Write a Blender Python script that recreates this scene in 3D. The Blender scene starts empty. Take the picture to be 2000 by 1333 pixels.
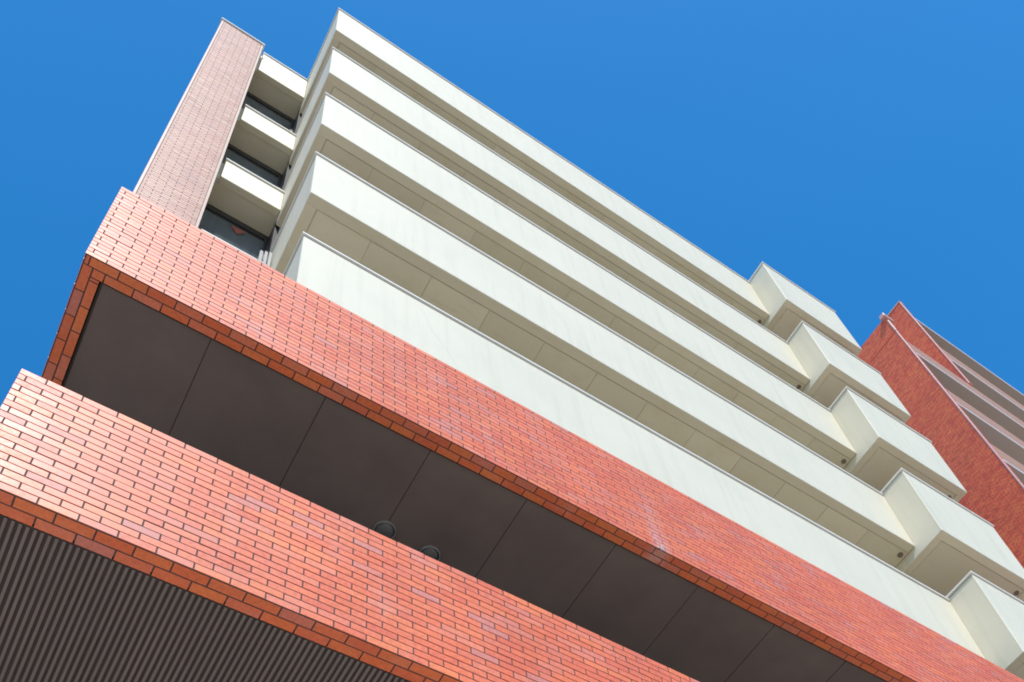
import bpy, bmesh, math, random
from mathutils import Vector, Matrix

rng = random.Random(7)
S = 3.6            # metres per layout unit (camera to brick facade = 1 unit)
H0 = 1.6           # eye height above the pavement
sc = bpy.context.scene
C = sc.collection

# ------------------------------------------------------------------ camera
F, CX, CY = 2256.2, 1084.66, 1479.70          # focal length and principal point for a 2000 px wide frame
RT = Vector((0.83900, -0.53344, -0.10734))
FW = Vector((0.42835, 0.52585, 0.73485))
UP = Vector((-0.33555, -0.66252, 0.66968))
cam_d = bpy.data.cameras.new('camera')
cam = bpy.data.objects.new('camera', cam_d)
C.objects.link(cam)
cam_d.sensor_fit = 'HORIZONTAL'
cam_d.sensor_width = 36.0
cam_d.lens = F / 2000 * 36
cam_d.shift_x = (1000 - CX) / 2000
cam_d.shift_y = (CY - 666.5) / 2000
sc.cycles.filter_width = 1.8
cam_d.clip_start = 0.05
cam_d.clip_end = 2000
m = Matrix.Identity(4)
for i in range(3):
    m[i][0], m[i][1], m[i][2] = RT[i], UP[i], -FW[i]
m[2][3] = H0
cam.matrix_world = m
sc.camera = cam

# ------------------------------------------------------------------ sky, sun, exposure
SUN_EL, SUN_AZ = math.radians(57), math.radians(21)        # azimuth: degrees to the left of straight behind the camera
sun_dir = Vector((-math.sin(SUN_AZ) * math.cos(SUN_EL), -math.cos(SUN_AZ) * math.cos(SUN_EL), math.sin(SUN_EL)))
world = bpy.data.worlds.new('World')
sc.world = world
world.use_nodes = True
wn, wl = world.node_tree.nodes, world.node_tree.links
wn.clear()
sky = wn.new('ShaderNodeTexSky')
sky.sky_type = 'NISHITA'
sky.sun_disc = False
sky.sun_elevation = SUN_EL
sky.sun_rotation = math.atan2(sun_dir.x, sun_dir.y)
sky.altitude = 0
sky.air_density = 1.0
sky.dust_density = 0.3
sky.ozone_density = 3.0
hs = wn.new('ShaderNodeHueSaturation')
hs.inputs['Hue'].default_value = 0.495
hs.inputs['Saturation'].default_value = 1.365
hs.inputs['Value'].default_value = 1.55
bg = wn.new('ShaderNodeBackground')
bg.inputs['Strength'].default_value = 0.15
wo = wn.new('ShaderNodeOutputWorld')
wl.new(sky.outputs[0], hs.inputs['Color'])
wl.new(hs.outputs[0], bg.inputs['Color'])
wl.new(bg.outputs[0], wo.inputs['Surface'])

sun_d = bpy.data.lights.new('sun', 'SUN')
sun_d.energy = 4.0
sun_d.angle = math.radians(0.53)
sun_d.color = (1.0, 0.955, 0.90)
sun = bpy.data.objects.new('sun', sun_d)
C.objects.link(sun)
sun.rotation_euler = sun_dir.to_track_quat('Z', 'Y').to_euler()
sun.location = sun_dir * 60

vs = sc.view_settings
vs.view_transform = 'Standard'
vs.look = 'None'
vs.exposure = 0.0
vs.gamma = 1.0
vs.use_curve_mapping = False

# ------------------------------------------------------------------ materials
def newmat(name):
    mt = bpy.data.materials.new(name)
    mt.use_nodes = True
    n = mt.node_tree.nodes
    return mt, n, mt.node_tree.links, n['Principled BSDF']

def math_node(n, l, op, a, b=None, clamp=False):
    x = n.new('ShaderNodeMath'); x.operation = op; x.use_clamp = clamp
    for i, v in enumerate((a, b)):
        if v is None: continue
        if isinstance(v, (int, float)): x.inputs[i].default_value = v
        else: l.new(v, x.inputs[i])
    return x.outputs[0]

def maprange(n, l, v, a, b, c, d):
    x = n.new('ShaderNodeMapRange')
    l.new(v, x.inputs[0])
    for i, k in enumerate((a, b, c, d)): x.inputs[i + 1].default_value = k
    return x.outputs[0]

def noise(n, l, vec, scale, detail=4, rough=0.55):
    x = n.new('ShaderNodeTexNoise')
    x.inputs['Scale'].default_value = scale
    x.inputs['Detail'].default_value = detail
    x.inputs['Roughness'].default_value = rough
    if vec is not None: l.new(vec, x.inputs['Vector'])
    return x.outputs['Fac']

def scaled(n, l, vec, s):
    x = n.new('ShaderNodeMapping'); x.inputs['Scale'].default_value = s
    l.new(vec, x.inputs['Vector'])
    return x.outputs[0]

def mixc(n, l, fac, a, b, blend='MIX'):
    x = n.new('ShaderNodeMix'); x.data_type = 'RGBA'; x.blend_type = blend
    for sock, v in ((x.inputs['Factor'], fac), (x.inputs['A'], a), (x.inputs['B'], b)):
        if isinstance(v, (int, float)): sock.default_value = v
        elif isinstance(v, tuple): sock.default_value = (*v, 1)
        else: l.new(v, sock)
    return x.outputs['Result']

def ramp(n, l, fac, stops):
    x = n.new('ShaderNodeValToRGB')
    e = x.color_ramp.elements
    while len(e) < len(stops): e.new(0.5)
    for el, (p, c) in zip(e, stops):
        el.position = p; el.color = (*c, 1)
    l.new(fac, x.inputs[0])
    return x.outputs[0]

def bump(n, l, h, strength, dist, bsdf):
    x = n.new('ShaderNodeBump')
    x.inputs['Strength'].default_value = strength
    x.inputs['Distance'].default_value = dist
    l.new(h, x.inputs['Height'])
    l.new(x.outputs[0], bsdf.inputs['Normal'])

def position(n):
    return n.new('ShaderNodeNewGeometry').outputs['Position']

def brick_material(name, stops, rough, stain=True, spec=0.5):
    mt, n, l, b = newmat(name)
    geo = n.new('ShaderNodeNewGeometry')
    oi = n.new('ShaderNodeObjectInfo')
    r = math_node(n, l, 'FRACT', math_node(n, l, 'ADD', geo.outputs['Random Per Island'], oi.outputs['Random']))
    col = ramp(n, l, r, stops)
    pos = geo.outputs['Position']
    fine = noise(n, l, pos, 38, 5, 0.7)
    col = mixc(n, l, 1.0, col, ramp(n, l, fine, [(0.3, (0.80, 0.80, 0.80)), (0.7, (1.14, 1.14, 1.14))]), 'MULTIPLY')
    broad = noise(n, l, pos, 1.3, 4, 0.6)
    col = mixc(n, l, 1.0, col, ramp(n, l, broad, [(0.32, (0.92, 0.90, 0.90)), (0.68, (1.06, 1.06, 1.06))]), 'MULTIPLY')
    lime = noise(n, l, scaled(n, l, pos, (3.2, 3.2, 0.9)), 1.6, 6, 0.65)
    limef = maprange(n, l, lime, 0.54, 0.82, 0.0, 0.22)
    col = mixc(n, l, limef, col, (0.60, 0.43, 0.40))
    if stain:                                             # lime run-off below the crack over the little drain spout
        sx = n.new('ShaderNodeSeparateXYZ'); l.new(pos, sx.inputs[0])
        wob = math_node(n, l, 'MULTIPLY', math_node(n, l, 'SUBTRACT', noise(n, l, pos, 6, 3), 0.5), 0.16)
        dx = math_node(n, l, 'ABSOLUTE', math_node(n, l, 'SUBTRACT', math_node(n, l, 'ADD', sx.outputs['X'], wob), 1.244 * S))
        near = maprange(n, l, dx, 0.01, 0.13, 1.0, 0.0)
        zz = maprange(n, l, sx.outputs['Z'], 2.37 * S + H0, 2.60 * S + H0, 0.50, 0.0)
        f = math_node(n, l, 'MULTIPLY', math_node(n, l, 'MULTIPLY', near, zz), maprange(n, l, fine, 0.3, 0.65, 0.25, 1.0))
        col = mixc(n, l, f, col, (0.66, 0.58, 0.56))
    l.new(col, b.inputs['Base Color'])
    rr = math_node(n, l, 'ADD', maprange(n, l, r, 0, 1, rough - 0.07, rough + 0.07), maprange(n, l, fine, 0.3, 0.7, -0.08, 0.08))
    l.new(rr, b.inputs['Roughness'])
    b.inputs['Specular IOR Level'].default_value = spec
    h = math_node(n, l, 'ADD', fine, math_node(n, l, 'MULTIPLY', broad, 0.6))
    bump(n, l, h, 0.2, 0.002, b)
    return mt

BRICK_STOPS = [(0.00, (0.775, 0.142, 0.042)), (0.22, (0.845, 0.174, 0.044)), (0.42, (0.800, 0.165, 0.055)),
               (0.58, (0.870, 0.202, 0.048)), (0.72, (0.750, 0.136, 0.042)), (0.90, (0.800, 0.198, 0.085)),
               (0.97, (0.690, 0.175, 0.100)), (1.00, (0.640, 0.195, 0.135))]
M_BRICK = brick_material('glazed_red_brick', BRICK_STOPS, 0.48, spec=0.74)
M_TILE = brick_material('pale_red_tile', [(0, (0.48, 0.215, 0.135)), (0.3, (0.53, 0.27, 0.165)), (0.6, (0.47, 0.225, 0.16)),
                                          (0.85, (0.54, 0.32, 0.215)), (1, (0.43, 0.225, 0.18))], 0.5, stain=False, spec=0.4)

def plain(name, col, rough=0.6, amt=0.08, scale=6.0, spec=0.5, bumpd=0.0, sc3=(1, 1, 1)):
    mt, n, l, b = newmat(name)
    pos = position(n)
    v = noise(n, l, scaled(n, l, pos, sc3), scale, 6, 0.6)
    c = mixc(n, l, 1.0, col, ramp(n, l, v, [(0.3, (1 - amt,) * 3), (0.7, (1 + amt,) * 3)]), 'MULTIPLY')
    l.new(c, b.inputs['Base Color'])
    b.inputs['Roughness'].default_value = rough
    b.inputs['Specular IOR Level'].default_value = spec
    if bumpd: bump(n, l, noise(n, l, pos, scale * 9, 4, 0.6), 0.4, bumpd, b)
    return mt

M_MORTAR = plain('dark_mortar', (0.090, 0.062, 0.057), 0.9, 0.2, 20)
M_TMORTAR = plain('pale_mortar', (0.24, 0.16, 0.13), 0.9, 0.2, 20)

def white_paint(name, col):
    """painted concrete: faint clouding, vertical run-off streaks, a few hairline cracks, small spots"""
    mt, n, l, b = newmat(name)
    pos = position(n)
    cloud = noise(n, l, pos, 0.9, 6, 0.62)
    streak = noise(n, l, scaled(n, l, pos, (7, 7, 0.35)), 1.0, 5, 0.6)
    grain = noise(n, l, pos, 14, 5, 0.7)
    c = mixc(n, l, maprange(n, l, cloud, 0.35, 0.7, 0, 0.7), col, tuple(x * y for x, y in zip(col, (0.90, 0.92, 0.92))))
    c = mixc(n, l, maprange(n, l, streak, 0.50, 0.76, 0, 0.62), c, tuple(x * y for x, y in zip(col, (0.80, 0.81, 0.77))))
    c = mixc(n, l, maprange(n, l, grain, 0.60, 0.78, 0, 0.32), c, tuple(x * 0.78 for x in col))
    sx = n.new('ShaderNodeSeparateXYZ'); l.new(pos, sx.inputs[0])
    wob = math_node(n, l, 'MULTIPLY', math_node(n, l, 'SUBTRACT', noise(n, l, pos, 2.2, 4), 0.5), 0.28)
    ph = math_node(n, l, 'FRACT', math_node(n, l, 'DIVIDE', math_node(n, l, 'ADD', math_node(n, l, 'ADD', sx.outputs['X'], wob),
                                      math_node(n, l, 'MULTIPLY', sx.outputs['Z'], 0.37)), 3.1))
    d = math_node(n, l, 'ABSOLUTE', math_node(n, l, 'SUBTRACT', ph, 0.5))
    gate = maprange(n, l, noise(n, l, pos, 0.7, 2), 0.47, 0.6, 0.0, 0.30)
    nn = n.new('ShaderNodeSeparateXYZ'); l.new(n.new('ShaderNodeNewGeometry').outputs['Normal'], nn.inputs[0])
    facing = maprange(n, l, math_node(n, l, 'ABSOLUTE', nn.outputs['Y']), 0.7, 0.9, 0, 1)
    f = math_node(n, l, 'MULTIPLY', math_node(n, l, 'MULTIPLY', maprange(n, l, d, 0.002, 0.0065, 1, 0), gate), facing)
    c = mixc(n, l, f, c, (0.42, 0.42, 0.38))
    l.new(c, b.inputs['Base Color'])
    b.inputs['Roughness'].default_value = 0.62
    bump(n, l, noise(n, l, pos, 45, 5, 0.6), 0.25, 0.003, b)
    return mt

M_WHITE = white_paint('white_painted_concrete', (0.74, 0.665, 0.500))
M_CREAM = white_paint('cream_painted_concrete', (0.86, 0.775, 0.585))
M_COPING = plain('white_coping_metal', (0.79, 0.745, 0.66), 0.55, 0.05, 3)

def soffit_paint(name, col):
    mt, n, l, b = newmat(name)
    pos = position(n)
    oi = n.new('ShaderNodeObjectInfo')
    c = mixc(n, l, 1.0, col, ramp(n, l, oi.outputs['Random'], [(0, (0.93, 0.925, 0.91)), (1, (1.05, 1.05, 1.05))]), 'MULTIPLY')
    v = noise(n, l, pos, 1.7, 6, 0.65)
    c = mixc(n, l, maprange(n, l, v, 0.48, 0.75, 0, 0.5), c, (col[0] * 0.86, col[1] * 0.80, col[2] * 0.70))
    g = noise(n, l, scaled(n, l, pos, (1, 6, 1)), 3.0, 5, 0.6)
    c = mixc(n, l, maprange(n, l, g, 0.58, 0.8, 0, 0.4), c, (col[0] * 0.80, col[1] * 0.70, col[2] * 0.55))
    l.new(c, b.inputs['Base Color'])
    b.inputs['Roughness'].default_value = 0.75
    bump(n, l, noise(n, l, pos, 60, 4, 0.6), 0.2, 0.002, b)
    return mt

M_SOFFIT = soffit_paint('beige_soffit_paint', (0.71, 0.63, 0.445))
M_GROOVE = plain('soffit_joint', (0.53, 0.47, 0.34), 0.9, 0.15, 8)
M_DARK = plain('dark_brown_panel', (0.176, 0.130, 0.106), 0.55, 0.16, 1.4, 0.4)
M_DARKJ = plain('dark_joint', (0.085, 0.066, 0.060), 0.9, 0.1, 8)
M_SLATBACK = plain('slat_backing', (0.105, 0.076, 0.064), 0.8, 0.1, 8)
M_SLAT = plain('brown_grey_slat', (0.188, 0.148, 0.125), 0.55, 0.12, 5, 0.4, 0, (1, 0.3, 1))
M_FRAME = plain('black_window_frame', (0.018, 0.018, 0.022), 0.4, 0.1, 4)
M_RAIL = plain('dull_white_rail', (0.38, 0.36, 0.33), 0.6, 0.1, 9)
M_PANEBACK = plain('grey_pane_backing', (0.33, 0.335, 0.345), 0.9, 0.22, 14, 0.3, 0, (1, 1, 0.05))
M_GALLERY = plain('gallery_paint', (0.22, 0.20, 0.18), 0.9, 0.1, 2)
M_ROOM = plain('room_wall', (0.55, 0.54, 0.52), 0.9, 0.1, 2)
M_METAL = plain('grey_lamp_metal', (0.23, 0.215, 0.20), 0.35, 0.08, 20)
M_LENS = plain('dark_lamp_lens', (0.13, 0.125, 0.115), 0.3, 0.1, 9, 0.8)
M_PIPE = plain('rusty_drain_pipe', (0.20, 0.155, 0.105), 0.7, 0.3, 30)
M_RED = plain('red_film', (0.38, 0.08, 0.05), 0.7, 0.1, 30)
M_GLARE_CAP = plain('pink_glare_and_cap', (0.62, 0.35, 0.30), 0.45, 0.08, 5)  # corner glare put into the colour; also used on the cap and coping
M_NOSE = plain('pale_slab_edge', (0.80, 0.76, 0.74), 0.55, 0.06, 5)
M_GSOF = soffit_paint('grey_soffit_paint', (0.50, 0.49, 0.43))
M_GAP = plain('shadow_gap', (0.27, 0.26, 0.23), 0.8, 0.1, 5)
M_ASPHALT = plain('weathered_asphalt', (0.265, 0.24, 0.205), 0.9, 0.14, 0.6)
M_GROUND = plain('pale_paving', (0.545, 0.49, 0.415), 0.85, 0.14, 0.6)

def glass_material():
    mt = bpy.data.materials.new('window_glass'); mt.use_nodes = True
    n, l = mt.node_tree.nodes, mt.node_tree.links
    n.clear()
    tr = n.new('ShaderNodeBsdfTransparent'); tr.inputs[0].default_value = (0.72, 0.76, 0.78, 1)
    gl = n.new('ShaderNodeBsdfGlossy'); gl.inputs['Roughness'].default_value = 0.06
    gl.inputs['Color'].default_value = (0.80, 0.88, 0.95, 1)
    fr = n.new('ShaderNodeFresnel'); fr.inputs[0].default_value = 1.7
    mx = n.new('ShaderNodeMixShader'); o = n.new('ShaderNodeOutputMaterial')
    bf = n.new('ShaderNodeNewGeometry').outputs['Backfacing']
    l.new(math_node(n, l, 'MULTIPLY', fr.outputs[0], math_node(n, l, 'SUBTRACT', 1.0, bf)), mx.inputs[0]); l.new(tr.outputs[0], mx.inputs[1]); l.new(gl.outputs[0], mx.inputs[2])
    l.new(mx.outputs[0], o.inputs[0])
    return mt
M_GLASS = glass_material()

def mosaic_material():
    """small glazed tiles on the neighbouring tower, each a few pixels: brick pattern in the plane of the wall"""
    mt, n, l, b = newmat('red_mosaic_tile')
    geo = n.new('ShaderNodeNewGeometry'); pos = geo.outputs['Position']
    sx = n.new('ShaderNodeSeparateXYZ'); l.new(pos, sx.inputs[0])
    cb = n.new('ShaderNodeCombineXYZ')
    l.new(math_node(n, l, 'ADD', sx.outputs['Y'], sx.outputs['X']), cb.inputs[0]); l.new(sx.outputs['Z'], cb.inputs[1])
    br = n.new('ShaderNodeTexBrick')
    l.new(cb.outputs[0], br.inputs['Vector'])
    br.inputs['Color1'].default_value = (0.72, 0.108, 0.060, 1)
    br.inputs['Color2'].default_value = (0.90, 0.20, 0.08, 1)
    br.inputs['Mortar'].default_value = (0.45, 0.10, 0.075, 1)
    br.inputs['Scale'].default_value = 1.0
    br.inputs['Mortar Size'].default_value = 0.008
    br.inputs['Brick Width'].default_value = 0.15
    br.inputs['Row Height'].default_value = 0.065
    wn_ = n.new('ShaderNodeTexVoronoi'); wn_.inputs['Scale'].default_value = 13.0
    l.new(scaled(n, l, cb.outputs[0], (1.1, 1.5, 1)), wn_.inputs['Vector'])
    sp = n.new('ShaderNodeSeparateColor'); l.new(wn_.outputs['Color'], sp.inputs[0])
    c = mixc(n, l, maprange(n, l, sp.outputs[0], 0.60, 1.0, 0, 0.55), br.outputs[0], (0.78, 0.25, 0.085))
    c = mixc(n, l, maprange(n, l, sp.outputs[1], 0.70, 1.0, 0, 0.5), c, (0.36, 0.065, 0.06))
    v = noise(n, l, pos, 0.5, 4, 0.6)
    c = mixc(n, l, 1.0, c, ramp(n, l, v, [(0.3, (0.9, 0.9, 0.92)), (0.7, (1.08, 1.05, 1.02))]), 'MULTIPLY')
    l.new(c, b.inputs['Base Color'])
    b.inputs['Roughness'].default_value = 0.6
    b.inputs['Specular IOR Level'].default_value = 0.12
    return mt
M_MOSAIC = mosaic_material()
M_PINK = plain('parapet_tile_pink_sheen', (0.43, 0.245, 0.175), 0.7, 0.15, 9, 0.12, 0, (1, 1, 3))  # pink sheen of the red parapet tiles put into the colour

# ------------------------------------------------------------------ mesh helpers (layout units in, metres out)
def P(x, y, z): return Vector((x * S, y * S, z * S + H0))

def link(name, bm, mat, parent=None, kind=None, label=None, smooth=False):
    me = bpy.data.meshes.new(name)
    bmesh.ops.recalc_face_normals(bm, faces=bm.faces)
    bm.to_mesh(me); bm.free()
    me.materials.append(mat)
    if smooth:
        for p in me.polygons: p.use_smooth = True
    o = bpy.data.objects.new(name, me)
    C.objects.link(o)
    adopt(o, parent)
    if kind: o['kind'] = kind
    if label: o['label'] = label
    return o

def adopt(o, parent):
    if parent is not None:
        o.parent = parent
        o.matrix_parent_inverse = BASE.get(parent.name, Matrix.Identity(4)).inverted()

BASE = {}
def root(name, loc, label, cat, group=None):
    e = bpy.data.objects.new(name, None)
    C.objects.link(e)
    e.location = loc
    e.empty_display_size = 0.5
    BASE[e.name] = Matrix.Translation(loc)
    e['label'] = label; e['category'] = cat
    if group: e['group'] = group
    return e

def bevel(bm, w):
    if w: bmesh.ops.bevel(bm, geom=bm.edges[:], offset=w, offset_type='OFFSET', segments=1, affect='EDGES', profile=0.5)

def boxbm(x0, x1, y0, y1, z0, z1, bev=0.0):
    bm = bmesh.new()
    v = [bm.verts.new(P(x, y, z)) for z in (z0, z1) for y in (y0, y1) for x in (x0, x1)]
    for f in ((0, 1, 3, 2), (4, 6, 7, 5), (0, 4, 5, 1), (1, 5, 7, 3), (3, 7, 6, 2), (2, 6, 4, 0)):
        bm.faces.new([v[i] for i in f])
    bmesh.ops.recalc_face_normals(bm, faces=bm.faces)
    bevel(bm, bev)
    return bm

def box(name, d, mat, parent=None, bev=0.0, **k):
    return link(name, boxbm(*d, bev), mat, parent, **k)

def prism(name, pts, z0, z1, mat, parent=None, bev=0.0, **k):
    """plan outline (layout units) pulled up from z0 to z1"""
    bm = bmesh.new()
    a = [bm.verts.new(P(x, y, z0)) for x, y in pts]
    b = [bm.verts.new(P(x, y, z1)) for x, y in pts]
    n = len(pts)
    bm.faces.new(a); bm.faces.new(b[::-1])
    for i in range(n): bm.faces.new((a[i], b[i], b[(i + 1) % n], a[(i + 1) % n]))
    bmesh.ops.recalc_face_normals(bm, faces=bm.faces)
    bevel(bm, bev)
    return link(name, bm, mat, parent, **k)

def cyl(bm, c, r, h, seg=20, r2=None):
    """upright cylinder hanging down by h from centre c (metres)"""
    bmesh.ops.create_cone(bm, cap_ends=True, segments=seg, radius1=r2 or r, radius2=r, depth=h,
                          matrix=Matrix.Translation((c[0], c[1], c[2] - h / 2)))

def project(p):
    d = Vector(p) - Vector((0, 0, H0))
    w = d.dot(FW)
    return CX + F * d.dot(RT) / w, CY - F * d.dot(UP) / w

# ------------------------------------------------------------------ ground (far below the frame; its light fills the soffits)
bm = bmesh.new()
bmesh.ops.create_grid(bm, x_segments=1, y_segments=1, size=300)
link('ground', bm, M_ASPHALT, None, kind='structure')
bm = boxbm(-16 / S, 30 / S, -15 / S, 7.2 / S, -H0 / S - 0.02, -H0 / S + 0.12 / S, 0.01)
link('pavement', bm, M_GROUND, None, kind='structure')

# ------------------------------------------------------------------ the apartment building
bld = root('apartment_building', Vector((3.0, 5.0, 0)),
           'white and beige apartment building with long stacked balconies above two glossy red brick bands', 'building')

xL, Z2B, Z2T, Z1T, Z1B = -0.1313, 2.3625, 2.7775, 1.8415, 1.4997
XE1, XE2 = 2.3, 3.75                                     # how far the two brick bands are built to the side
REC = 0.0009                                             # mortar face behind brick face (3 mm)
PX, JX = 0.2025 / S, 0.0095 / S                          # brick pitch and joint width

# podium behind and under the bands
box('podium_wall', (xL + 0.02, 4.2, 1.92, 2.6, -H0 / S, Z1B + 0.10), M_DARK, bld)
box('gallery_floor', (xL + 0.05, 4.2, 1.045, 1.92, Z1B + 0.101, Z1B + 0.14), M_GALLERY, bld)
box('gallery_wall', (xL + 0.05, 4.2, 1.921, 2.6, Z1B + 0.101, Z2B - 0.002), M_GALLERY, bld)
box('podium_roof', (xL + 0.045, 4.2, 1.04, 2.6, Z2T - 0.06, Z2T - 0.03), M_GALLERY, bld)

def band(zb, zt, xe, rows, name):
    return prism(name, [(xL + REC, 2.6), (xL + REC, 1 + REC), (xe, 1 + REC), (xe, 1.034), (xL + 0.036, 1.034), (xL + 0.036, 2.6)],
                 zb + REC, zt - 0.0008, M_MORTAR, bld)
band1 = band(Z1B, Z1T, XE1, 19, 'brick_parapet')
band1['label'] = 'lower red brick parapet above the slatted ceiling'
band2 = band(Z2B, Z2T, XE2, 23, 'brick_parapet')
band2['label'] = 'upper red brick parapet below the white balconies'

# each brick: (parent, kind, frame origin, axis a, axis b, outward normal, width, height)
AX = {'front': (Vector((1, 0, 0)), Vector((0, 0, 1)), Vector((0, -1, 0))),
      'side': (Vector((0, -1, 0)), Vector((0, 0, 1)), Vector((-1, 0, 0))),
      'under': (Vector((1, 0, 0)), Vector((0, 1, 0)), Vector((0, 0, -1))),
      'under_side': (Vector((0, 1, 0)), Vector((1, 0, 0)), Vector((0, 0, -1)))}
bricks = []
def course(parent, kind, start, end, offset, make):
    """lay one course between two ends; joints at offset + n * pitch"""
    k = math.floor((start - offset) / PX)
    a = start
    while a < end - 1e-6:
        k += 1
        b = min(offset + k * PX, end)
        if b - a > 0.006:
            w0 = a + (JX / 2 if a > start else 0)
            w1 = b - (JX / 2 if b < end else 0)
            c = (w0 + w1) / 2
            bricks.append((parent, kind, make(c), (w1 - w0) * S))
        a = b

def lay(parent, zb, zt, rows, xe):
    rp = (zt - zb) / rows
    hh = (rp * S - 0.0095)
    for r in range(rows):
        zc = zb + (r + 0.5) * rp
        off = (-0.3310 if r % 2 == 0 else -0.4322) / S
        course(parent, ('front', hh), xL, xe, off, lambda c, zc=zc: P(c, 1.0, zc))
        course(parent, ('side', hh), 1.0 + 0.017 / S, 2.6, 1.0 + (0.1416 if r % 2 else 0.0404) / S, lambda c, zc=zc: P(xL, c, zc))
    for j in range(2):                                   # two courses on the underside, turning the corner to the left return
        yc = 1.0 + (0.0385 + j * 0.0690) / S + 0.002 / S
        hw = 0.0595
        course(parent, ('under', hw), xL + (0.013 + j * 0.069) / S, xe, (-0.3100 if j else -0.2300) / S, lambda c, yc=yc: P(c, yc, zb))
        xc = xL + (0.0385 + j * 0.0690) / S + 0.003 / S
        course(parent, ('under_side', hw), 1.0 + (0.079 + j * 0.069) / S, 1.9, 1.0 + (0.1700 if j else 0.0680) / S, lambda c, xc=xc: P(xc, c, zb))
lay(band1, Z1B, Z1T, 19, XE1)
lay(band2, Z2B, Z2T, 23, XE2)

def brick_geo(w, h, d=0.014, ch=0.0004):
    """tile face up (+c): back rim, shoulder, chamfered face"""
    q = [(-1, -1), (1, -1), (1, 1), (-1, 1)]
    v = [(a * w / 2, b * h / 2, -d) for a, b in q] + [(a * w / 2, b * h / 2, -ch) for a, b in q] + \
        [(a * (w / 2 - ch), b * (h / 2 - ch), 0) for a, b in q]
    f = [(8, 9, 10, 11)]
    for i in range(4):
        j = (i + 1) % 4
        f += [(i, j, 4 + j, 4 + i), (4 + i, 4 + j, 8 + j, 8 + i)]
    return v, f

def frame_matrix(kind, centre):
    a, b, n = AX[kind]
    mm = Matrix.Identity(4)
    for i in range(3): mm[i][0], mm[i][1], mm[i][2], mm[i][3] = a[i], b[i], n[i], centre[i]
    return mm

def seen_area(kind, centre, w, h):
    a, b, n = AX[kind]
    if (Vector((0, 0, H0)) - centre).dot(n) <= 0: return 0
    c = [project(centre + a * (s * w / 2) + b * (t * h / 2)) for s, t in ((-1, -1), (1, -1), (1, 1), (-1, 1))]
    mx, my = sum(p[0] for p in c) / 4, sum(p[1] for p in c) / 4
    if not (0 <= mx <= 2000 and 0 <= my <= 1333): return 0
    return abs(sum(c[i][0] * c[(i + 1) % 4][1] - c[(i + 1) % 4][0] * c[i][1] for i in range(4))) / 2

ranked = sorted(bricks, key=lambda t: -seen_area(t[1][0], t[2], t[3], t[1][1]))
mesh_cache = {}
def single(name, parent, kind, h, c, w, mat):
    key = (name, round(w, 4), round(h, 4))
    if key not in mesh_cache:
        me = bpy.data.meshes.new(name)
        v, f = brick_geo(w, h)
        me.from_pydata(v, [], f); me.update(); me.materials.append(mat)
        mesh_cache[key] = me
    o = bpy.data.objects.new(name, mesh_cache[key])
    C.objects.link(o)
    jit = Matrix.Rotation(rng.gauss(0, 0.0045), 4, 'X') @ Matrix.Rotation(rng.gauss(0, 0.0030), 4, 'Y')
    mw = frame_matrix(kind, c + AX[kind][2] * rng.gauss(0, 0.0007)) @ jit
    o.parent = parent
    o.matrix_basis = mw
for parent, (kind, h), c, w in ranked[:300]:
    single('brick', parent, kind, h, c, w, M_BRICK)

def join_bricks(items, parent, name, mat=M_BRICK, **kw):
    verts, faces = [], []
    for kind, h, c, w in items:
        jit = Matrix.Rotation(rng.gauss(0, 0.0045), 4, 'X') @ Matrix.Rotation(rng.gauss(0, 0.0030), 4, 'Y')
        mw = frame_matrix(kind, c + AX[kind][2] * rng.gauss(0, 0.0007)) @ jit
        v, f = brick_geo(w, h, **kw)
        o = len(verts)
        verts += [mw @ Vector(p) for p in v]
        faces += [tuple(i + o for i in q) for q in f]
    me = bpy.data.meshes.new(name)
    me.from_pydata(verts, [], faces); me.update(); me.materials.append(mat)
    o = bpy.data.objects.new(name, me)
    C.objects.link(o); adopt(o, parent)
    o['kind'] = 'stuff'
    return o
for pb in (band1, band2):
    join_bricks([(k, h, c, w) for p, (k, h), c, w in ranked[300:] if p is pb], pb, 'brick_courses')

# slatted ceiling under the lower band
sl = box('slatted_ceiling', (xL + 0.044, XE1, 1.0415, 1.915, Z1B + 0.0055, Z1B + 0.03), M_SLATBACK, bld)
SP = 0.0362 / S
slat_me = None
x = xL + 0.166 / S
while x < 3.4 / S:
    if slat_me is None:
        bm = boxbm(-0.0088 / S, 0.0088 / S, 1.0425, 1.914, Z1B + 0.0002, Z1B + 0.0052, 0.0015)
        s0 = link('slat', bm, M_SLAT, sl); slat_me = s0.data
        s0.matrix_basis = Matrix.Translation((x * S, 0, 0))
    else:
        s1 = s0.copy(); C.objects.link(s1); s1.parent = sl
        s1.matrix_basis = Matrix.Translation((x * S + rng.gauss(0, 0.0006), 0, rng.gauss(0, 0.0005)))
    x += SP

# dark panelled ceiling under the upper band
dk = box('panelled_ceiling', (xL + 0.042, XE2, 1.0405, 1.92, Z2B + 0.010, Z2B + 0.03), M_DARKJ, bld)
e0 = xL + 0.1655 / S
js = [e0 - 0.001] + [0.1337 + 0.252 * k for k in range(15)]
for a, b in zip(js, js[1:]):
    g_ = 0.0030 / S
    dz = rng.gauss(0, 0.0003)
    box('ceiling_panel', (a + (0.001 if a < e0 else g_), b - g_, 1.0445, 1.918, Z2B + 0.0076 + dz, Z2B + 0.0098 + dz), M_DARK, dk, 0.0012)

# little drain spout on the lower edge of the upper band
bm = bmesh.new()
cyl(bm, P(1.241, 0.9965, Z2B + 0.006), 0.011, 0.055, 10)
link('drain_spout', bm, M_RAIL, bld)

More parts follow.
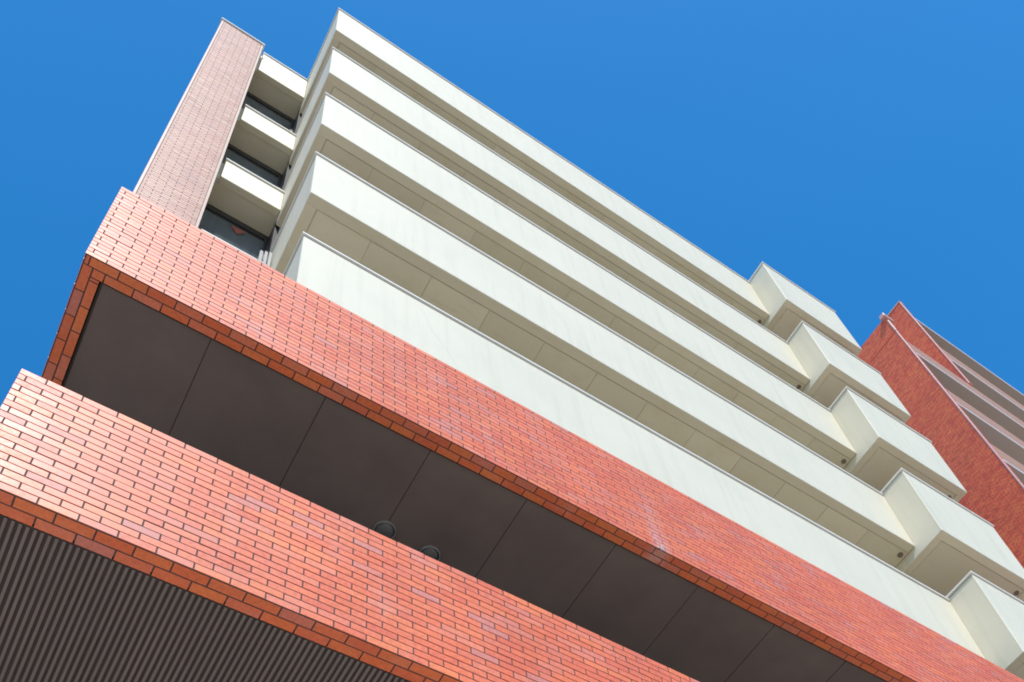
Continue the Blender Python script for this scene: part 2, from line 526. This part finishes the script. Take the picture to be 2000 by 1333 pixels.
# ------------------------------------------------------------------ main balconies
XB, XK, XR, YB, YP, YE = 0.3158, 3.0291, 3.62, 1.15, 1.021, 1.565
TK = 0.038
ZT = [3.5728, 4.3949, 5.2208, 6.0466, 6.9535]
ZP = [3.1450, 3.9700, 4.7845, 5.5905, 6.4574]
BT, BP = 0.0279, -0.0552
CG = 0.0095
CT, CO = 0.0165, 0.0060                                   # coping thickness and overhang
core = box('core_wall', (0.62, 3.54, 1.62, 3.0, Z2T - 0.06, ZT[4] - 0.08), M_WHITE, bld)
NAMES = ['lowest white balcony, rising directly from the brick band', 'second white balcony above the brick band', 'middle white balcony of the five',
         'second white balcony from the roof', 'topmost white balcony, its edge against the sky']
for k in range(5):
    zt, zp = ZT[k], ZP[k]
    ct = CT
    bal = prism('balcony', [(XB, YE), (XB, YB), (XK - 0.0006, YB), (XK - 0.0006, YB + TK), (XB + TK, YB + TK), (XB + TK, YE)],
                zp, zt - ct, M_WHITE, bld, 0.007)
    bal['label'] = NAMES[k]
    prism('coping', [(XB - CO, YE), (XB - CO, YB - CO), (XK - CO - 0.001, YB - CO), (XK - CO - 0.001, YB + TK + CO),
                     (XB + TK + CO, YB + TK + CO), (XB + TK + CO, YE)], zt - CG, zt, M_COPING, bal, 0.004)
    e = 0.004
    prism('coping_gap', [(XB + e, YE - e), (XB + e, YB + e), (XK - 0.0012, YB + e), (XK - 0.0012, YB + TK - e), (XB + TK - e, YB + TK - e), (XB + TK - e, YE - e)],
          zt - ct + 0.0003, zt - CG - 0.0003, M_GAP, bal)
    # corner bay at the far end
    bt, bb = zt + BT, zp + BP
    bay = prism('bay_parapet', [(XK, YE + 0.03), (XK, YP), (XR, YP), (XR, YE + 0.03), (XR - TK, YE + 0.03), (XR - TK, YP + TK), (XK + TK, YP + TK), (XK + TK, YE + 0.03)],
                bb, bt - ct, M_WHITE, bal, 0.007)
    prism('coping', [(XK - CO, YE + 0.03), (XK - CO, YP - CO), (XR + CO, YP - CO), (XR + CO, YE + 0.03), (XR - TK - CO, YE + 0.03),
                     (XR - TK - CO, YP + TK + CO), (XK + TK + CO, YP + TK + CO), (XK + TK + CO, YE + 0.03)],
          bt - CG, bt, M_COPING, bal, 0.004)
    prism('coping_gap', [(XK + e, YE), (XK + e, YP + e), (XR - e, YP + e), (XR - e, YE), (XR - TK + e, YE), (XR - TK + e, YP + TK - e), (XK + TK - e, YP + TK - e), (XK + TK - e, YE)],
          bt - ct + 0.0003, bt - CG - 0.0003, M_GAP, bal)
    # floor slab: backing sheet (the joints' colour) and the soffit panels below it
    box('slab', (XB + TK + 0.0006, XK - 0.0012, YB + TK + 0.0006, 1.62, zp + 0.0034, zp + 0.05), M_GROOVE, bal)
    joints = [XB + TK + 0.002] + [0.3207 + 0.2251 * j for j in range(1, 12)] + [XK - 0.002]
    joints = [j for i, j in enumerate(joints) if i == 0 or j - joints[i - 1] > 0.05]
    for a, b in zip(joints, joints[1:]):
        dz = abs(rng.gauss(0, 0.0004))
        box('soffit_panel', (a + 0.0008, b - 0.0008, YB + TK + 0.0022, 1.615, zp + 0.0012 + dz, zp + 0.0030 + dz), M_SOFFIT, bal, 0.0015)
    box('rim_soffit', (XB + 0.004, XK - 0.006, YB + 0.004, YB + TK - 0.001, zp - 0.0010, zp - 0.0002), M_SOFFIT, bal)
    box('rim_soffit', (XB + 0.004, XB + TK - 0.001, YB + TK - 0.0005, YE - 0.002, zp - 0.0010, zp - 0.0002), M_SOFFIT, bal)
    box('bay_slab', (XK + TK + 0.0006, XR - TK - 0.0006, YP + TK + 0.0006, 1.60, bb + 0.0034, bb + 0.05), M_GROOVE, bal)
    box('soffit_panel', (XK + TK + 0.002, XR - TK - 0.002, YP + TK + 0.0022, 1.595, bb + 0.0012, bb + 0.0030), M_SOFFIT, bal, 0.0015)
    for d in ((XK + 0.004, XR - 0.004, YP + 0.004, YP + TK - 0.001), (XK + 0.004, XK + TK - 0.001, YP + TK, YE + 0.02), (XR - TK + 0.001, XR - 0.004, YP + TK, YE + 0.02)):
        box('rim_soffit', (*d, bb - 0.0010, bb - 0.0002), M_SOFFIT, bal)
    for (dx, dy, dz) in ((XK - 0.028, YB + 0.062, zp), (XR - 0.062, YP + 0.066, bb)):
        bm = bmesh.new(); cyl(bm, P(dx, dy, dz + 0.004), 0.042, 0.030, 14)
        link('drain_pipe', bm, M_PIPE, bal)
prism('roof', [(XB + TK + 0.001, 3.0), (XB + TK + 0.001, YB + TK + 0.001), (XK - 0.001, YB + TK + 0.001), (XK - 0.001, 3.0)], ZT[4] - 0.16, ZT[4] - 0.10, M_ROOM, bld)
box('end_wall', (XR - 0.035, XR - 0.004, YE + 0.032, 3.0, Z2T - 0.06, ZT[4] - 0.03), M_WHITE, bld)

# ------------------------------------------------------------------ side wing: brick pilaster, small balconies, dark windows
YC, PX0, PX1, PZ = 1.485, -0.1605, 0.0575, 6.895
pil = box('brick_pilaster', (PX0 + REC, PX1 - REC, YC + REC, 2.6, 3.98, PZ), M_TMORTAR, bld)
box('pilaster_base', (xL + 0.003, PX1 - REC, YC + REC, 2.6, Z2T - 0.029, 3.979), M_TMORTAR, bld)
tiles = []
rp = 0.0655 / S
nrow = int((PZ - 4.05) / rp)
for r in range(nrow):
    zc = PZ - (r + 0.5) * rp
    a = PX0 + 0.0105
    off = PX0 + (0.0405 if r % 2 else 0.1416) / S + 0.0105
    kk = 0
    while a < PX1 - 0.0110 - 1e-6:
        b = min(off + kk * PX, PX1 - 0.0110); kk += 1
        if b - a > 0.004:
            tiles.append(('front', rp * S - 0.0085, P((a + b) / 2, YC, zc), (b - a) * S - 0.0085))
        a = b
tiles.sort(key=lambda t: -(seen_area(t[0], t[2], t[3], t[1]) if project(t[2])[1] < 430 else 0))
for kind, h, c, w in tiles[:300]: single('tile', pil, kind, h, c, w, M_TILE)
join_bricks(tiles[300:], pil, 'tile_courses', M_TILE)
M_LGLARE = plain('corner_tile_glare', (0.49, 0.29, 0.22), 0.5, 0.2, 12, 0.7)  # edge glare of the tiles put into the strip's colour
M_RTRIM = plain('cream_corner_strip', (0.53, 0.37, 0.27), 0.6, 0.08, 8)
box('corner_strip', (PX0, PX0 + 0.0098, YC - 0.0006, 2.6, 3.98, PZ), M_LGLARE, pil, 0.004, label='left corner strip of the pilaster, toned for edge glare')
box('corner_strip', (PX1 - 0.0103, PX1, YC - 0.0006, 2.6, 3.98, PZ), M_RTRIM, pil, 0.004, label='cream right corner strip of the pilaster')
box('coping', (PX0 - 0.006, PX1 + 0.005, YC - 0.007, 2.6, PZ + 0.0165, PZ + 0.027), M_COPING, pil, 0.004)
box('coping_gap', (PX0 + 0.003, PX1 - 0.003, YC + 0.004, 2.6, PZ + 0.0002, PZ + 0.0163), M_FRAME, pil)

YS, SX0, SX1 = 1.526, 0.0725, XB - 0.0010
SZT = [4.2300, 5.0689, 5.9041, 6.9570]
SZB = [4.0000, 4.8534, 5.6795, 6.6065]
YW = 1.643
for k in range(4):
    sb = box('side_balcony', (SX0, SX1, YS, YS + 0.03, SZB[k], SZT[k] - 0.0165), M_CREAM, bld, 0.006)
    box('coping_gap', (SX0 + 0.003, SX1 - 0.001, YS + 0.004, YS + 0.026, SZT[k] - 0.0163, SZT[k] - 0.0098), M_GAP, sb)
    box('coping', (SX0 - 0.003, SX1, YS - 0.0065, YS + 0.036, SZT[k] - 0.0096, SZT[k]), M_COPING, sb, 0.003)
    box('soffit_panel', (PX1 + 0.001, SX1 + 0.016, YS + 0.0304, YW + 0.01, SZB[k] + 0.002, SZB[k] + 0.010), M_SOFFIT, sb)
    box('rim_soffit', (SX0 + 0.003, SX1 - 0.003, YS + 0.003, YS + 0.0295, SZB[k] - 0.001, SZB[k] - 0.0002), M_SOFFIT, sb)
    box('end_post', (PX1 + 0.0006, SX0 - 0.0006, YS + 0.012, YS + 0.0298, SZB[k] + 0.0002, SZT[k] - 0.022), M_SOFFIT, sb)
    if k == 0: continue
    # glazing in the recess below this side balcony
    zh, zl = SZB[k] - 0.001, SZT[k - 1] - 0.14
    fr = prism('window', [(PX1, YW + 0.012), (PX1, YW), (SX1 + 0.02, YW), (SX1 + 0.02, YW + 0.012)], zh - 0.042, zh + 0.0025, M_FRAME, bld, 0.003)
    box('frame', (SX1 + 0.0008, SX1 + 0.018, YS + 0.045, YW - 0.0006, zl, zh + 0.0025), M_FRAME, fr)
    box('frame', (SX1 - 0.012, SX1 + 0.018, YW, YW + 0.02, zl, zh - 0.0424), M_FRAME, fr, 0.002)
    box('pane', (PX1 + 0.0004, SX1 - 0.0122, YW + 0.004, YW + 0.0065, zl, zh - 0.0425), M_GLASS, fr)
    if k == 1:                                           # red downward triangle on the pane
        prism_y = bmesh.new()
        tc, tw_ = (0.1985, 4.752), 0.0315
        tri = [(tc[0] - tw_, tc[1] + 0.026), (tc[0] + tw_, tc[1] + 0.026), (tc[0], tc[1] - 0.030)]
        ta = [prism_y.verts.new(P(x, YW + 0.0034, z)) for x, z in tri]; tb = [prism_y.verts.new(P(x, YW + 0.0038, z)) for x, z in tri]
        prism_y.faces.new(ta); prism_y.faces.new(tb[::-1])
        for q in range(3): prism_y.faces.new((ta[q], tb[q], tb[(q + 1) % 3], ta[(q + 1) % 3]))
        link('red_triangle', prism_y, M_RED, fr, label='red downward triangle on the lowest window pane')
    box('pane_backing', (PX1 + 0.0004, SX1 + 0.0, YW + 0.0130, YW + 0.0160, zl, zh - 0.0425), M_PANEBACK, fr)  # grey sheet added behind the glass to make it read lighter
    box('room_ceiling', (PX1 + 0.0004, SX1 + 0.018, YW + 0.0125, YW + 0.30, zh - 0.022, zh - 0.01), M_ROOM, fr)
    box('room_wall', (PX1 + 0.0004, SX1 + 0.018, YW + 0.3004, YW + 0.32, zl, zh - 0.01), M_ROOM, fr)
box('side_wing', (PX1 + 0.0005, 0.6195, YW + 0.36, 2.6, Z2T - 0.03, 6.86), M_ROOM, bld)
box('side_wing_roof', (PX1 + 0.0005, SX1 + 0.30, YS + 0.031, YW + 0.36, 6.78, 6.83), M_ROOM, bld)
box('side_wing_sill', (PX1 + 0.0005, SX1, YW, YW + 0.02, Z2T - 0.03, SZT[0] - 0.142), M_CREAM, bld)

# short white rail ends at the foot of the lowest window
rl = box('railing', (0.268, 0.3135, 1.4965, 1.5005, 4.190, 4.198), M_RAIL, bld)
for i, (px, ph) in enumerate(((0.2735, 4.240), (0.2900, 4.256), (0.3050, 4.268))):
    box('rail_post', (px - 0.0055, px + 0.0055, 1.488, 1.496, 3.96, ph), M_RAIL, rl, 0.004)

# ------------------------------------------------------------------ round ceiling lamps behind the lower parapet
def lamp(cx, cy, r, label):
    c = P(cx, cy, Z2B + 0.0075)
    t = root('ceiling_lamp', c, label, 'lamp', 'round lamps on the dark ceiling')
    bm = bmesh.new()
    prof = [(r * 0.88, 0.0), (r * 0.88, -0.020), (r * 0.91, -0.028), (r * 0.96, -0.028), (r, -0.020), (r, 0.0)]
    seg = 36; rings = []
    for i in range(seg):
        a = 2 * math.pi * i / seg
        rings.append([bm.verts.new(c + Vector((q * math.cos(a), q * math.sin(a), z))) for q, z in prof])
    for i in range(seg):
        A, B = rings[i], rings[(i + 1) % seg]
        for j in range(len(prof) - 1): bm.faces.new((A[j], B[j], B[j + 1], A[j + 1]))
    link('rim', bm, M_METAL, t, smooth=True)
    bm = bmesh.new()
    bmesh.ops.create_uvsphere(bm, u_segments=28, v_segments=12, radius=r * 0.87, matrix=Matrix.Translation(c) @ Matrix.Diagonal((1, 1, 0.42, 1)))
    bmesh.ops.delete(bm, geom=[v for v in bm.verts if v.co.z > c.z - 0.0005], context='VERTS')
    link('lens', bm, M_LENS, t, smooth=True)
lamp(0.640, 1.2745, 0.0268 * S, 'round glass ceiling lamp beside a panel joint, rising higher above the lower brick parapet')
lamp(0.762, 1.2830, 0.0262 * S, 'round glass ceiling lamp in mid panel, showing only its top above the brick parapet')

# ------------------------------------------------------------------ the red tiled tower beyond
tw = root('tiled_tower', Vector((6.2 * S, 2.0 * S, 0)), 'tall red tiled tower with stepped top and pale balcony edges behind the white building', 'building')
X1, X2, YT = 4.95, 5.727, 1.111
g0 = -H0 / S
box('side_wall', (X1, X1 + 0.05, YT, 3.6, g0, 8.80), M_MOSAIC, tw, label='lower red side wall of the tower')
bm = bmesh.new()
prof = [(3.6, 8.228), (YT + 0.036, 8.228), (YT + 0.036, 8.434), (YT - 0.002, 8.434), (YT - 0.002, 10.14), (3.6, 10.14)]
va = [bm.verts.new(P(X2, y, z)) for y, z in prof]; vb = [bm.verts.new(P(X2 + 0.05, y, z)) for y, z in prof]
bm.faces.new(va); bm.faces.new(vb[::-1])
for i in range(6): bm.faces.new((va[i], vb[i], vb[(i + 1) % 6], va[(i + 1) % 6]))
link('side_wall', bm, M_MOSAIC, tw, label='taller red side wall set further along')
box('glare_strip', (X1 - 0.003, X1 + 0.012, YT - 0.004, YT + 0.006, g0, 8.53), M_GLARE_CAP, tw, 0.004)  # glare along the tower's edge, painted as a pink strip
box('glare_strip', (X1 - 0.006, X1 + 0.014, YT - 0.007, YT + 0.007, 8.531, 8.725), M_GLARE_CAP, tw, 0.006, label='bright upper end of the corner glare strip')
box('glare_strip', (X2 - 0.003, X2 + 0.010, YT - 0.006, YT + 0.004, 8.436, 10.139), M_GLARE_CAP, tw, 0.004)
box('cap_beam', (X1 - 0.035, X1 + 0.075, YT - 0.016, YT + 0.030, 8.765, 8.815), M_GLARE_CAP, tw, 0.008)
box('wall_joint', (X1 - 0.0025, X1 - 0.0002, YT + 0.012, 3.6, 8.525, 8.533), M_MOSAIC, tw)
box('wall_coping', (X2 - 0.006, X2 + 0.056, YT - 0.008, 3.6, 10.1404, 10.156), M_GLARE_CAP, tw)
box('tower_wall', (X1 + 0.051, 10.5, 1.55, 3.6, g0, 8.30), M_MOSAIC, tw)
box('tower_wall', (X2 + 0.051, 10.5, 1.56, 3.6, 8.301, 9.85), M_MOSAIC, tw)
def tower_floor(z, xs, parapet=True):
    b = box('balcony', (xs, 10.5, YT + 0.010, 1.549, z, z + 0.04), M_GSOF, tw, 0)
    box('slab_edge', (xs - 0.008, 10.5, YT + 0.003, YT + 0.0095, z - 0.001, z + 0.022), M_NOSE, b, 0.002)
    if parapet:
        x = xs
        i = 0
        while x < 10.4:
            L = (0.66, 1.15, 0.9)[i % 3]
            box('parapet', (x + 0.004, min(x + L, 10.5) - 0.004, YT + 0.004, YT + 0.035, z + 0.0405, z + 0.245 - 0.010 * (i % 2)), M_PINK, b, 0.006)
            x += L; i += 1
for i in range(8): tower_floor(8.187 - 0.843 * i, X1 + 0.051)
tower_floor(9.003, X2 + 0.051)
tower_floor(9.859, X2 + 0.051, False)
